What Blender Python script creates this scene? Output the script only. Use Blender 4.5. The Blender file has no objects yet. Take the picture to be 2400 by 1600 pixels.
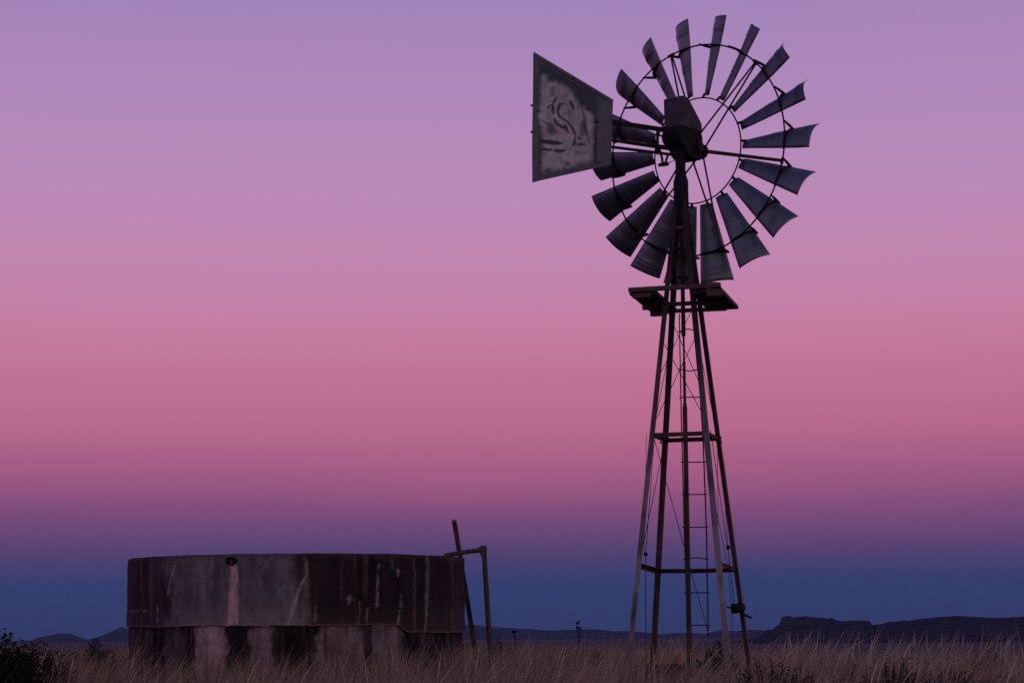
import bpy, bmesh, math, random
import numpy as np
from mathutils import Vector, Matrix

random.seed(4); rng = np.random.default_rng(4)
C = bpy.context.scene.collection
SC = bpy.context.scene

# ------------------------------------------------------------------ camera
EYE = 0.75
FPX, TILT, ROLL = 4947.7, 0.1379, 0.0071          # focal length for a 2400 wide frame, tilt up, roll
cam = bpy.data.cameras.new('camera'); co = bpy.data.objects.new('camera', cam); C.objects.link(co)
cam.lens = 74.215; cam.sensor_width = 36; cam.clip_start = 0.1; cam.clip_end = 40000
co.matrix_world = Matrix.Translation((0, 0, EYE)) @ Matrix.Rotation(math.pi/2+TILT, 4, 'X') @ Matrix.Rotation(-ROLL, 4, 'Z')
SC.camera = co

# ------------------------------------------------------------------ dusk sky
def s2l(c):
    return tuple(((v/255)/12.92 if v/255 <= .04045 else ((v/255+.055)/1.055)**2.4) for v in c)
world = bpy.data.worlds.new('World'); SC.world = world; world.use_nodes = True
nt = world.node_tree; N = nt.nodes; L = nt.links
for n in list(N): N.remove(n)
def node(tree, kind, **kw):
    n = tree.nodes.new(kind)
    for k, v in kw.items(): setattr(n, k, v)
    return n
def math_n(tree, op, a, b=None, c=None):
    n = tree.nodes.new('ShaderNodeMath'); n.operation = op
    for i, v in enumerate((a, b, c)):
        if v is None: continue
        if isinstance(v, (int, float)): n.inputs[i].default_value = v
        else: tree.links.new(v, n.inputs[i])
    return n.outputs[0]
tc = node(nt, 'ShaderNodeTexCoord'); sep = node(nt, 'ShaderNodeSeparateXYZ')
L.new(tc.outputs['Generated'], sep.inputs[0])
smap = node(nt, 'ShaderNodeMapping'); L.new(tc.outputs['Generated'], smap.inputs[0]); smap.inputs['Scale'].default_value = (1.5, 1.5, 9)
snz = node(nt, 'ShaderNodeTexNoise'); snz.inputs['Scale'].default_value = 2.2; snz.inputs['Detail'].default_value = 3; L.new(smap.outputs[0], snz.inputs['Vector'])
elev = math_n(nt, 'ADD', math_n(nt, 'ARCSINE', sep.outputs['Z']), math_n(nt, 'MULTIPLY', math_n(nt, 'SUBTRACT', snz.outputs[0], .5), math.radians(.7)))
# anti-twilight arch: blue earth shadow, rose Belt of Venus, lilac above, dusk blue overhead
def ramp(stops, lo, hi):
    f = math_n(nt, 'DIVIDE', math_n(nt, 'SUBTRACT', elev, math.radians(lo)), math.radians(hi-lo))
    r = node(nt, 'ShaderNodeValToRGB'); L.new(f, r.inputs[0])
    els = r.color_ramp.elements
    while len(els) > 1: els.remove(els[-1])
    for i, (a, c) in enumerate(stops):
        p = (a-lo)/(hi-lo); e = els[0] if i == 0 else els.new(p)
        e.position = p; e.color = (*s2l(c), 1)
    return r.outputs[0]
EAST = [(-2, (40, 55, 95)), (0.3, (42, 62, 104)), (0.9, (44, 65, 111)), (1.35, (50, 66, 114)), (1.75, (64, 66, 115)), (2.1, (84, 68, 115)), (2.5, (101, 71, 118)),
        (2.95, (119, 76, 122)), (3.5, (141, 82, 126)), (4.1, (160, 91, 131)), (4.75, (175, 99, 137)), (5.6, (188, 108, 143)),
        (7.0, (197, 118, 152)), (8.3, (200, 128, 164)), (9.7, (197, 135, 175)), (11.2, (192, 139, 182)),
        (13.0, (184, 140, 187)), (15.0, (174, 138, 189)), (17.5, (162, 132, 187)), (24, (134, 118, 176)), (40, (88, 86, 142)), (90, (52, 58, 108))]
WEST = [(-2, (90, 70, 66)), (0.5, (190, 140, 110)), (3, (208, 158, 132)), (7, (196, 158, 150)), (13, (168, 148, 162)), (24, (132, 126, 164)), (40, (94, 98, 150)), (90, (52, 58, 108))]
east = ramp(EAST, -2, 90); west = ramp(WEST, -2, 90)
# weight of the afterglow: grows smoothly towards the place where the sun went down, behind the camera's right shoulder
GLOW = Vector((0.62, -0.78, 0)).normalized()
vd = node(nt, 'ShaderNodeVectorMath', operation='DOT_PRODUCT'); L.new(tc.outputs['Generated'], vd.inputs[0]); vd.inputs[1].default_value = GLOW
wgt = node(nt, 'ShaderNodeMapRange', interpolation_type='SMOOTHSTEP'); L.new(vd.outputs['Value'], wgt.inputs[0])
wgt.inputs[1].default_value = -0.25; wgt.inputs[2].default_value = 0.9
mix = node(nt, 'ShaderNodeMix', data_type='RGBA'); L.new(wgt.outputs[0], mix.inputs[0]); L.new(east, mix.inputs[6]); L.new(west, mix.inputs[7])
bg = node(nt, 'ShaderNodeBackground'); L.new(mix.outputs[2], bg.inputs[0]); bg.inputs[1].default_value = 1.0
out = node(nt, 'ShaderNodeOutputWorld'); L.new(bg.outputs[0], out.inputs[0])

# faint warm afterglow of the sun that has set behind the camera
sl = bpy.data.lights.new('afterglow', 'SUN'); sl.energy = 0.12; sl.angle = math.radians(24); sl.color = (1.0, 0.72, 0.52)
so = bpy.data.objects.new('afterglow', sl); C.objects.link(so)
so.rotation_euler = (Vector((GLOW.x, GLOW.y, 0.16))).to_track_quat('Z', 'Y').to_euler()

SC.view_settings.view_transform = 'Standard'; SC.view_settings.look = 'None'
SC.view_settings.exposure = 0; SC.view_settings.gamma = 1; SC.view_settings.use_curve_mapping = False
SC.render.engine = 'CYCLES'
SC.cycles.use_denoising = False
SC.cycles.max_bounces = 6; SC.cycles.volume_bounces = 2; SC.cycles.volume_max_steps = 64
SC.cycles.use_adaptive_sampling = False

# ------------------------------------------------------------------ helpers
def at(px, py, Y):
    """world point seen at a pixel of the 2400 wide photograph, at depth y = Y"""
    X = px-1200; Yp = 800-py; c, s = math.cos(ROLL), math.sin(ROLL)
    x = X*c+Yp*s; u = -X*s+Yp*c
    d = Vector((x/FPX, math.cos(TILT)-u/FPX*math.sin(TILT), math.sin(TILT)+u/FPX*math.cos(TILT)))
    d = d*(Y/d.y); return Vector((d.x, d.y, d.z+EYE))
def on_plane(px, py, P, n):
    d = at(px, py, 1.0)-Vector((0, 0, EYE)); o = Vector((0, 0, EYE))
    return o+d*((P-o).dot(n)/d.dot(n))
def tag(o, label=None, cat=None, group=None, kind=None):
    for k, v in (('label', label), ('category', cat), ('group', group), ('kind', kind)):
        if v: o[k] = v
    return o
def empty(name, loc, label, cat, group=None):
    o = bpy.data.objects.new(name, None); C.objects.link(o); o.location = loc; o.empty_display_size = .2
    return tag(o, label, cat, group)
def link(name, mesh, mat, parent=None):
    o = bpy.data.objects.new(name, mesh); C.objects.link(o)
    if mat is not None and not mesh.materials: mesh.materials.append(mat)
    if parent is not None:
        o.parent = parent; o.matrix_parent_inverse = world_of(parent).inverted()
    return o
def world_of(o):
    m = o.matrix_basis.copy()
    if o.parent: m = world_of(o.parent) @ o.matrix_parent_inverse @ m
    return m
class MB:
    def __init__(s): s.v = []; s.f = []; s.sm = []
    def add(s, vs, fs, smooth=False):
        b = len(s.v); s.v += [tuple(p) for p in vs]; s.f += [tuple(i+b for i in f) for f in fs]; s.sm += [smooth]*len(fs); return s
    def tube(s, pts, r, n=8, cap=True):
        pts = [Vector(p) for p in pts]; m = len(pts); rs = r if isinstance(r, (list, tuple)) else [r]*m
        vs = []; fs = []; up = None
        for i, p in enumerate(pts):
            t = (pts[min(i+1, m-1)]-pts[max(i-1, 0)]).normalized()
            if up is None: up = Vector((0, 0, 1)) if abs(t.z) < .9 else Vector((1, 0, 0))
            a = t.cross(up).normalized(); b = a.cross(t).normalized(); up = b
            for k in range(n):
                an = 2*math.pi*k/n; vs.append(p+a*(rs[i]*math.cos(an))+b*(rs[i]*math.sin(an)))
        for i in range(m-1):
            for k in range(n):
                fs.append((i*n+k, i*n+(k+1) % n, (i+1)*n+(k+1) % n, (i+1)*n+k))
        s.add(vs, fs, True)
        if cap:
            s.add(vs[:n], [tuple(range(n-1, -1, -1))]); s.add(vs[-n:], [tuple(range(n))])
        return s
    def beam(s, P, Q, prof, up):
        """prism from P to Q; prof = closed outline in (side, up) metres, convex or not"""
        P = Vector(P); Q = Vector(Q); t = (Q-P).normalized(); a = t.cross(Vector(up)).normalized(); b = a.cross(t).normalized()
        n = len(prof); vs = [P+a*x+b*y for x, y in prof]+[Q+a*x+b*y for x, y in prof]
        fs = [(i, (i+1) % n, n+(i+1) % n, n+i) for i in range(n)]+[tuple(range(n-1, -1, -1)), tuple(range(n, 2*n))]
        return s.add(vs, fs)
    def bar(s, P, Q, w, h, up=(0, 0, 1)):
        return s.beam(P, Q, [(-w/2, -h/2), (w/2, -h/2), (w/2, h/2), (-w/2, h/2)], up)
    def angle(s, P, Q, w, t, a_dir, b_dir):
        """angle iron: flanges along a_dir and b_dir from the heel line P-Q"""
        P = Vector(P); Q = Vector(Q); a = Vector(a_dir); b = Vector(b_dir)
        pr = [(0, 0), (w, 0), (w, t), (t, t), (t, w), (0, w)]
        vs = [P+a*x+b*y for x, y in pr]+[Q+a*x+b*y for x, y in pr]; n = 6
        fs = [(i, (i+1) % n, n+(i+1) % n, n+i) for i in range(n)]+[(3, 2, 1, 0), (5, 4, 3, 0), (6, 7, 8, 9), (6, 9, 10, 11)]
        return s.add(vs, fs)
    def sheet(s, grid, th, nrm=None, smooth=True):
        """grid[i][j] of points made into a thin double skinned plate"""
        n = len(grid); m = len(grid[0]); g = [[Vector(p) for p in r] for r in grid]
        nv = []
        for i in range(n):
            for j in range(m):
                du = g[min(i+1, n-1)][j]-g[max(i-1, 0)][j]; dv = g[i][min(j+1, m-1)]-g[i][max(j-1, 0)]
                nv.append(du.cross(dv).normalized())
        fl = [p for r in g for p in r]
        vs = [p+q*(th/2) for p, q in zip(fl, nv)]+[p-q*(th/2) for p, q in zip(fl, nv)]
        K = n*m; I = lambda i, j: i*m+j
        fs = []
        for i in range(n-1):
            for j in range(m-1):
                fs.append((I(i, j), I(i+1, j), I(i+1, j+1), I(i, j+1))); fs.append((K+I(i, j+1), K+I(i+1, j+1), K+I(i+1, j), K+I(i, j)))
        s.add(vs, fs, smooth)
        ed = []
        for i in range(n-1): ed += [(I(i+1, 0), I(i, 0)), (I(i, m-1), I(i+1, m-1))]
        for j in range(m-1): ed += [(I(0, j), I(0, j+1)), (I(n-1, j+1), I(n-1, j))]
        b = len(s.v)-2*K
        for a, c in ed: s.f.append((b+a, b+c, b+K+c, b+K+a)); s.sm.append(False)
        return s
    def mesh(s, name):
        me = bpy.data.meshes.new(name); me.from_pydata(s.v, [], s.f); me.polygons.foreach_set('use_smooth', s.sm); me.update(); return me
    def build(s, name, mat, parent=None):
        return link(name, s.mesh(name), mat, parent)
def bevelled(o, w=.006, seg=2):
    m = o.modifiers.new('bevel', 'BEVEL'); m.width = w; m.segments = seg; m.limit_method = 'ANGLE'; return o

def material(name, cols, rough=.8, scale=4.0, detail=6, stretch=(1, 1, 1), bump=.0, metal=0.0, attr=None, spec=.3, bump_scale=40):
    """weathered surface: noise between the given linear base colours, optionally multiplied by a painted colour attribute"""
    m = bpy.data.materials.new(name); m.use_nodes = True; t = m.node_tree; b = t.nodes['Principled BSDF']
    b.inputs['Roughness'].default_value = rough; b.inputs['Metallic'].default_value = metal; b.inputs['Specular IOR Level'].default_value = spec
    tcn = t.nodes.new('ShaderNodeTexCoord'); mp = t.nodes.new('ShaderNodeMapping'); t.links.new(tcn.outputs['Object'], mp.inputs[0]); mp.inputs['Scale'].default_value = stretch
    nz = t.nodes.new('ShaderNodeTexNoise'); nz.inputs['Scale'].default_value = scale; nz.inputs['Detail'].default_value = detail; nz.inputs['Roughness'].default_value = .65
    t.links.new(mp.outputs[0], nz.inputs['Vector'])
    r = t.nodes.new('ShaderNodeValToRGB'); t.links.new(nz.outputs[0], r.inputs[0]); els = r.color_ramp.elements
    for i, c in enumerate(cols):
        p = .32+.36*i/max(1, len(cols)-1)
        e = els[i] if i < 2 else els.new(p)
        e.position = p; e.color = (*c, 1)
    col = r.outputs[0]
    if name == 'galvanised_steel':
        oi = t.nodes.new('ShaderNodeObjectInfo'); mr = t.nodes.new('ShaderNodeMapRange'); t.links.new(oi.outputs['Random'], mr.inputs[0]); mr.inputs[3].default_value = .72; mr.inputs[4].default_value = 1.22
        vm = t.nodes.new('ShaderNodeVectorMath'); vm.operation = 'SCALE'; t.links.new(col, vm.inputs[0]); t.links.new(mr.outputs[0], vm.inputs['Scale']); col = vm.outputs[0]
    if attr:
        a = t.nodes.new('ShaderNodeAttribute'); a.attribute_name = attr
        mx = t.nodes.new('ShaderNodeMix'); mx.data_type = 'RGBA'; mx.blend_type = 'MULTIPLY'; mx.inputs[0].default_value = 1
        t.links.new(a.outputs['Color'], mx.inputs[6]); t.links.new(col, mx.inputs[7]); col = mx.outputs[2]
    t.links.new(col, b.inputs['Base Color'])
    if bump:
        n2 = t.nodes.new('ShaderNodeTexNoise'); n2.inputs['Scale'].default_value = bump_scale; n2.inputs['Detail'].default_value = 4
        t.links.new(mp.outputs[0], n2.inputs['Vector'])
        bp = t.nodes.new('ShaderNodeBump'); bp.inputs['Strength'].default_value = bump; bp.inputs['Distance'].default_value = .02
        t.links.new(n2.outputs[0], bp.inputs['Height']); t.links.new(bp.outputs[0], b.inputs['Normal'])
    return m

M = {}
M['galv'] = material('galvanised_steel', [(.1, .126, .142), (.145, .176, .195), (.19, .225, .245)], .42, 4, 6, spec=.5, bump=.025, bump_scale=20, metal=.45)
M['leg'] = material('old_angle_iron', [(.07, .05, .045), (.15, .14, .135), (.25, .235, .225)], .7, 2.2, 8, (3, 3, .7), spec=.3)
M['rust_leg'] = material('rusty_angle_iron', [(.03, .022, .022), (.075, .048, .038), (.13, .08, .058)], .85, 3, 8, (3, 3, .7), spec=.15)
M['dark_iron'] = material('greasy_dark_iron', [(.007, .0065, .009), (.018, .016, .02)], .7, 9, 5, spec=.2)
M['rust'] = material('rusty_rod', [(.03, .02, .018), (.06, .04, .032)], .85, 14, 4, spec=.15)
M['wood'] = material('weathered_board', [(.06, .045, .04), (.11, .085, .075), (.15, .12, .105)], .9, 6, 8, (1.2, 9, 9), bump=.3)
M['vane'] = material('painted_vane_sheet', [(.82, .82, .82), (1, 1, 1)], .6, 14, 8, attr='paint', spec=.35)
M['vane_plain'] = material('vane_edge_sheet', [(.1, .11, .13), (.16, .17, .19)], .6, 8, 8, spec=.35)
M['concrete'] = material('stained_concrete', [(.6, .58, .58), (1, 1, 1), (1.25, 1.2, 1.18)], .92, 7, 10, (1, 1, .35), bump=.55, attr='paint', spec=.15, bump_scale=18)
M['pipe'] = material('weathered_pipe', [(.06, .045, .04), (.12, .1, .095)], .8, 7, 6, spec=.2)
M['stone'] = material('orange_sandstone', [(.25, .12, .06), (.42, .22, .11)], .95, 9, 8, bump=.5)
M['leaf'] = material('dark_shrub_leaf', [(.014, .014, .012), (.03, .028, .022)], .9, 12, 3, spec=.1)
M['redleaf'] = material('reddish_karoo_leaf', [(.04, .022, .02), (.075, .045, .036)], .9, 12, 3, spec=.1)
M['twig'] = material('dry_twig', [(.03, .022, .02), (.06, .045, .04)], .9, 12, 3, spec=.1)
M['grass'] = material('dry_grass', [(.85, .85, .85), (1.1, 1.1, 1.1)], .85, 1.2, 3, attr='paint', spec=.15)
M['soil'] = material('dry_soil', [(.05, .035, .03), (.11, .08, .065)], 1, .6, 10, bump=.4, bump_scale=6, spec=.05)
M['hill'] = material('scrub_hillside', [(.012, .011, .011), (.032, .029, .028), (.06, .052, .048)], 1, .02, 12, spec=0)
M['far'] = material('distant_mountain', [(.02, .022, .026), (.045, .046, .05)], 1, .004, 10, spec=0)

# smooth random fields for painting and placing things
def vnoise(x, y, seed):
    r = np.random.default_rng(seed).random((128, 128))
    x = np.asarray(x, float); y = np.asarray(y, float)
    xi = np.floor(x).astype(int); yi = np.floor(y).astype(int); fx = x-xi; fy = y-yi
    fx = fx*fx*(3-2*fx); fy = fy*fy*(3-2*fy)
    g = lambda a, b: r[a % 128, b % 128]
    return (g(xi, yi)*(1-fx)+g(xi+1, yi)*fx)*(1-fy)+(g(xi, yi+1)*(1-fx)+g(xi+1, yi+1)*fx)*fy
def fbm(x, y, seed, o=4):
    s = 0; a = .5; t = 0
    for k in range(o):
        s = s+a*vnoise(np.asarray(x)*2**k, np.asarray(y)*2**k, seed+k); t += a; a *= .55
    return s/t
def sstep(a, b, x):
    t = np.clip((x-a)/(b-a), 0, 1); return t*t*(3-2*t)

# ------------------------------------------------------------------ ground
def gz(x, y):
    x = np.asarray(x, float); y = np.asarray(y, float)
    z = (fbm(x*.35+40, y*.35+9, 11)-.5)*.12
    z = z-np.clip(x-3.2, 0, 30)*.022*sstep(14, 40, y)
    d = np.hypot(x, y)
    z = z-sstep(60, 600, d)*9-np.clip(d-600, 0, 1e9)*.0008
    return z
rad = np.concatenate([np.linspace(.5, 60, 90), np.geomspace(62, 14000, 70)]); ang = np.linspace(0, 2*np.pi, 181)[:-1]
RR, AA = np.meshgrid(rad, ang, indexing='ij'); GX, GY = RR*np.sin(AA), RR*np.cos(AA); GZ = gz(GX, GY)
vs = [(0, 0, float(gz(0, 0)))]+list(zip(GX.ravel(), GY.ravel(), GZ.ravel())); n = len(ang)
fs = [(0, 1+(k+1) % n, 1+k) for k in range(n)]
for i in range(len(rad)-1):
    for k in range(n): fs.append((1+i*n+k, 1+i*n+(k+1) % n, 1+(i+1)*n+(k+1) % n, 1+(i+1)*n+k))
tag(MB().add(vs, fs, True).build('ground', M['soil']), kind='structure')

# ------------------------------------------------------------------ hills
def ridge(name, pts, D, foot, back, mat, rough, seed, zfoot, nd=26):
    P = [at(px, py, D) for px, py in pts]; X = np.array([p.x for p in P]); Z = np.array([p.z for p in P])
    xs = np.linspace(X[0], X[-1], 420); zc = np.interp(xs, X, Z)
    zc = zc+(fbm(xs/rough, xs*0, seed, 5)-.5)*rough*.10
    prof = np.concatenate([np.linspace(-1, 0, nd), np.linspace(0, 1, 10)[1:]])
    vs = []
    for t in prof:
        if t <= 0:
            y = D+t*foot; h = np.clip(1+t, 0, 1)**1.35
        else:
            y = D+t*back; h = (1-t)**.8
        wob = (fbm(xs/(rough*1.3)+t*3, xs*0+t*6, seed+9, 5)-.5)*rough*.45*(1-abs(2*h-1))*(0 if t == 0 else 1)
        sx = xs*(y/D)
        z = zfoot+(zc-zfoot)*h+wob*.55
        vs += list(zip(sx, np.full_like(xs, y)+wob*2, z))
    m = len(xs); fs = [(i*m+k, i*m+k+1, (i+1)*m+k+1, (i+1)*m+k) for i in range(len(prof)-1) for k in range(m-1)]
    o = MB().add(vs, fs, True).build(name, mat); tag(o, kind='structure'); return o
ridge('hills', [(1560, 1512), (1700, 1503), (1780, 1490), (1798, 1475), (1808, 1476), (1828, 1460), (1832, 1444), (1841, 1441), (1849, 1439.5), (1858, 1444), (1876, 1444),
      (1890, 1443), (1897, 1446), (1930, 1448), (1941, 1450), (1947, 1448), (1962, 1454), (1974, 1455), (2009, 1452), (2036, 1452), (2044, 1462),
      (2087, 1457), (2131, 1453), (2191, 1444), (2250, 1439.5), (2295, 1444), (2355, 1447), (2400, 1445), (2500, 1450), (2600, 1445), (2800, 1470), (3100, 1500), (3500, 1515)],
      3000, 800, 900, M['hill'], 60, 31, -14)
ridge('mountains', [(-700, 1480), (-500, 1470), (-300, 1490), (-100, 1500), (0, 1505), (70, 1503), (90, 1495), (130, 1485), (150, 1483), (168, 1484), (200, 1497), (215, 1498), (260, 1480),
      (285, 1468), (300, 1475), (420, 1482), (600, 1478), (800, 1470), (1000, 1464), (1110, 1466), (1150, 1469), (1225, 1473), (1275, 1475), (1345, 1476), (1400, 1476), (1440, 1480),
      (1480, 1480), (1535, 1483), (1550, 1486), (1600, 1484), (1660, 1486), (1690, 1477), (1720, 1478), (1760, 1474), (1800, 1474), (1850, 1480), (2000, 1490), (2300, 1480), (2700, 1476), (3200, 1490)],
      8000, 1500, 1500, M['far'], 150, 47, -18)

# ------------------------------------------------------------------ water tank
TX, TY, TR = -2.7103, 26.6145, 2.096
ZRIM, ZLIP = 0.9505+EYE, 0.1212+EYE
def cyl_at(px, py, R=TR):
    d = at(px, py, 1.0)-Vector((0, 0, EYE)); a = d.x**2+d.y**2; b = -2*(d.x*TX+d.y*TY); c = TX**2+TY**2-R*R
    k = max(b*b-4*a*c, 0); t = (-b-math.sqrt(k))/(2*a); p = d*t
    return math.atan2(p.x-TX, -(p.y-TY)), p.z+EYE
tank = empty('water_tank', (TX, TY, 0), 'round stained concrete water reservoir standing in the dry grass', 'water tank')
# lower edge of the plaster coat: steps down on the right
th_a, _ = cyl_at(928, 1465); th_b, zl2 = cyl_at(956, 1482)
def zlip(th): return ZLIP+(zl2-ZLIP)*float(sstep(th_a, th_b, th))*(1 if abs(th) < 2.2 else 0)+.012*(float(vnoise(th*9, 0, 5))-.5)+.012*(float(vnoise(th*27, 0, 6))-.5)
def painted_wall(name, R0, zf0, zf1, nz, painter, wob, seed, nth=720):
    ths = np.linspace(-np.pi, np.pi, nth, endpoint=False)
    vs = []; TH = []; ZZ = []
    for k in range(nz):
        for th in ths:
            a, b = zf0(th), zf1(th); z = a+(b-a)*k/(nz-1)
            r = R0+wob*(float(0))
            TH.append(th); ZZ.append(z)
    TH = np.array(TH); ZZ = np.array(ZZ); r = R0+wob*(fbm(TH*7+30, ZZ*7, seed)-.5)
    vs = list(zip(TX+r*np.sin(TH), TY-r*np.cos(TH), ZZ))
    fs = [(k*nth+i, k*nth+(i+1) % nth, (k+1)*nth+(i+1) % nth, (k+1)*nth+i) for k in range(nz-1) for i in range(nth)]
    o = MB().add(vs, fs, True).build(name, M['concrete'], tank)
    col = painter(TH, ZZ); a = o.data.color_attributes.new('paint', 'FLOAT_COLOR', 'POINT')
    a.data.foreach_set('color', np.concatenate([col, np.ones((len(col), 1))], 1).astype(np.float32).ravel())
    return o
def seg_mask(TH, ZZ, pts, w, soft=.6):
    """stain or crack following a polyline given in photo pixels, w = half width in metres"""
    u = TH*TR; best = np.full(len(TH), 9.)
    q = [cyl_at(*p) for p in pts]; q = [(a*TR, b) for a, b in q]
    ws = w if isinstance(w, (list, tuple)) else [w]*len(q)
    m = np.zeros(len(TH))
    for (a, b), (c, d), w0, w1 in zip(q[:-1], q[1:], ws[:-1], ws[1:]):
        L2 = (c-a)**2+(d-b)**2+1e-9; t = np.clip(((u-a)*(c-a)+(ZZ-b)*(d-b))/L2, 0, 1)
        dist = np.hypot(u-(a+(c-a)*t), ZZ-(b+(d-b)*t))+(fbm(u*22, ZZ*14, 77)-.5)*.05
        ww = .8*(w0+(w1-w0)*t)
        m = np.maximum(m, 1-sstep(ww*(1-soft), ww*(1+soft), dist))
    return m*(.6+.4*sstep(.3, .6, fbm(u*30, ZZ*9, 78)))
def lerp(col, m, c): return col*(1-m[:, None])+np.array(c)[None]*m[:, None]
def px_th(px): return cyl_at(px, 1400)[0]
DARK, MAROON, GREY, PALE, TAN = (.022, .017, .022), (.056, .036, .04), (.165, .165, .168), (.6, .5, .46), (.38, .29, .24)
def paint_upper(TH, ZZ):
    u = TH*TR; col = np.tile(np.array(MAROON), (len(TH), 1))
    st = fbm(u*6, ZZ*.8, 3); st2 = fbm(u*20, ZZ*1.6, 8); bl = fbm(u*2, ZZ*2, 13)
    j = (fbm(u*3, ZZ*2.5, 19)-.5)*.25
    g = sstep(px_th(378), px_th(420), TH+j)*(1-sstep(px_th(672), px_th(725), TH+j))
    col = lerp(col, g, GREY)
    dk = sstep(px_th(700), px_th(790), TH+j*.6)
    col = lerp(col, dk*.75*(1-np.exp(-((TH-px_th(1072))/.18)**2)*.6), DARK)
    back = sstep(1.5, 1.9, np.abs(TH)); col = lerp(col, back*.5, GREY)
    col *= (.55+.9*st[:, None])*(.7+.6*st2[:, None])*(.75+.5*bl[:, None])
    drip = sstep(.6, .78, vnoise(u*26, ZZ*.6, 101))*sstep(.35, .75, fbm(u*3, ZZ*1.2, 103)); col = lerp(col, drip*.16, TAN)
    drip = sstep(.6, .8, vnoise(u*34, ZZ*.8, 105))*sstep(.35, .75, fbm(u*4, ZZ*1.4, 107)); col = lerp(col, drip*(.22+.2*dk), DARK)
    col *= (.72+.56*fbm(u*28, ZZ*22, 109))[:, None]
    low = 1-sstep(ZLIP+.02, ZLIP+.3, ZZ+.12*(st2-.5)); col = lerp(col, low*.28*(g+.25), TAN)
    top = sstep(ZRIM-.09, ZRIM-.02, ZZ+.1*(st-.5)); col = lerp(col, top*.45, (.09, .07, .066))
    # pale lime run under the overflow pipe
    m = seg_mask(TH, ZZ, [(549, 1326), (548, 1380), (546, 1430), (545, 1464)], [.055, .06, .065, .085], .45)
    col = lerp(col, m*(.75+.25*st2), (.8, .56, .45)); col = lerp(col, m*sstep(.5, .75, fbm(u*9, ZZ*5, 61))*.5, (.6, .37, .25))
    for pts, w, c, k in [([(408, 1325), (398, 1365), (394, 1390)], .013, PALE, .85), ([(369, 1415), (369, 1455)], .013, PALE, .5), ([(496, 1308), (496, 1372), (494, 1380)], .011, PALE, .5),
                         ([(625, 1312), (612, 1352), (610, 1380)], .011, PALE, .3), ([(719, 1308), (721, 1345), (705, 1368), (693, 1405), (679, 1448), (677, 1462)], [.016, .02, .015, .013, .017, .03], PALE, .7),
                         ([(716, 1308), (719, 1380), (716, 1460)], [.03, .05, .06], TAN, .5),
                         ([(740, 1417), (738, 1452)], [.012, .03], PALE, .45), ([(894, 1308), (885, 1338), (884, 1420)], .013, PALE, .75), ([(931, 1330), (934, 1350)], .014, PALE, .5),
                         ([(915, 1306), (920, 1330)], .03, TAN, .35), ([(820, 1403), (816, 1420)], [.035, .012], PALE, .55), ([(812, 1403), (830, 1404)], .012, PALE, .4),
                         ([(941, 1392), (939, 1418)], .024, PALE, .45), ([(936, 1430), (932, 1465)], .009, PALE, .5), ([(861, 1425), (860, 1456)], .011, PALE, .45), ([(843, 1410), (841, 1462)], .01, PALE, .35),
                         ([(1002, 1310), (1003, 1360), (997, 1482)], [.045, .042, .02], (.3, .28, .3), .8), ([(972, 1312), (972, 1475)], .026, TAN, .38),
                         ([(1062, 1308), (1061, 1480)], .03, TAN, .3), ([(1078, 1310), (1080, 1480)], .08, MAROON, .5), ([(308, 1428), (308, 1450)], .012, PALE, .4), ([(306, 1431), (345, 1431)], .01, PALE, .45),
                         ([(330, 1320), (329, 1370)], .02, TAN, .25), ([(350, 1320), (352, 1440)], .02, TAN, .18)]:
        col = lerp(col, seg_mask(TH, ZZ, pts, w)*k*(.8 if pts[0][0] > 730 else 1)*(.6+.6*st2).clip(0, 1), c)
    edge = 1-sstep(.004, .026, ZZ-np.array([zlip(t) for t in TH])); col = lerp(col, edge*.55, (.26, .2, .18))  # pale highlight painted along the lower edge of the plaster
    return col
def paint_lower(TH, ZZ):
    u = TH*TR; st2 = fbm(u*14, ZZ*2, 21); st = fbm(u*5, ZZ*2, 25)
    col = np.tile(np.array((.016, .013, .015)), (len(TH), 1))
    j = (fbm(u*4, ZZ*3, 29)-.5)*.13+(fbm(u*14, ZZ*10, 30)-.5)*.05
    for a, b, c, k in [(300, 352, (.09, .06, .055), .8), (385, 424, (.12, .09, .085), .8), (457, 528, (.42, .31, .28), .95), (583, 640, (.3, .24, .23), .85), (640, 655, (.1, .08, .08), .5),
                       (742, 848, (.28, .21, .195), .9), (870, 950, (.25, .19, .18), .9), (985, 1005, (.09, .08, .085), .5), (1055, 1064, (.14, .11, .11), .6)]:
        m = sstep(px_th(a)-.012, px_th(a)+.02, TH+j)*(1-sstep(px_th(b)-.02, px_th(b)+.012, TH+j)); col = lerp(col, m*k, c)
    m = sstep(px_th(765), px_th(775), TH+j)*(1-sstep(px_th(790), px_th(802), TH+j)); col = lerp(col, m*.6, (.2, .1, .05))
    back = sstep(1.5, 1.9, np.abs(TH)); col = lerp(col, back*.6, (.12, .1, .1))
    crust = sstep(.5, .68, fbm(u*9, ZZ*6, 33)); col = lerp(col, crust*.4, (.05, .038, .036))
    drip = sstep(.62, .8, vnoise(u*24, ZZ*1.1, 35)); col = lerp(col, drip*.3, (.2, .15, .14)); drip = sstep(.6, .8, vnoise(u*20, ZZ*.9, 37)); col = lerp(col, drip*.5, (.03, .024, .025))
    return col*(.55+.8*st2[:, None])*(.7+.6*st[:, None])*(.7+.6*fbm(u*30, ZZ*26, 39))[:, None]
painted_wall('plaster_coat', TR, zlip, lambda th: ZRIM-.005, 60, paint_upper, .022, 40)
painted_wall('lower_wall', TR-.032, lambda th: -.1, lambda th: zlip(th)+.05, 44, paint_lower, .045, 44)
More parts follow.
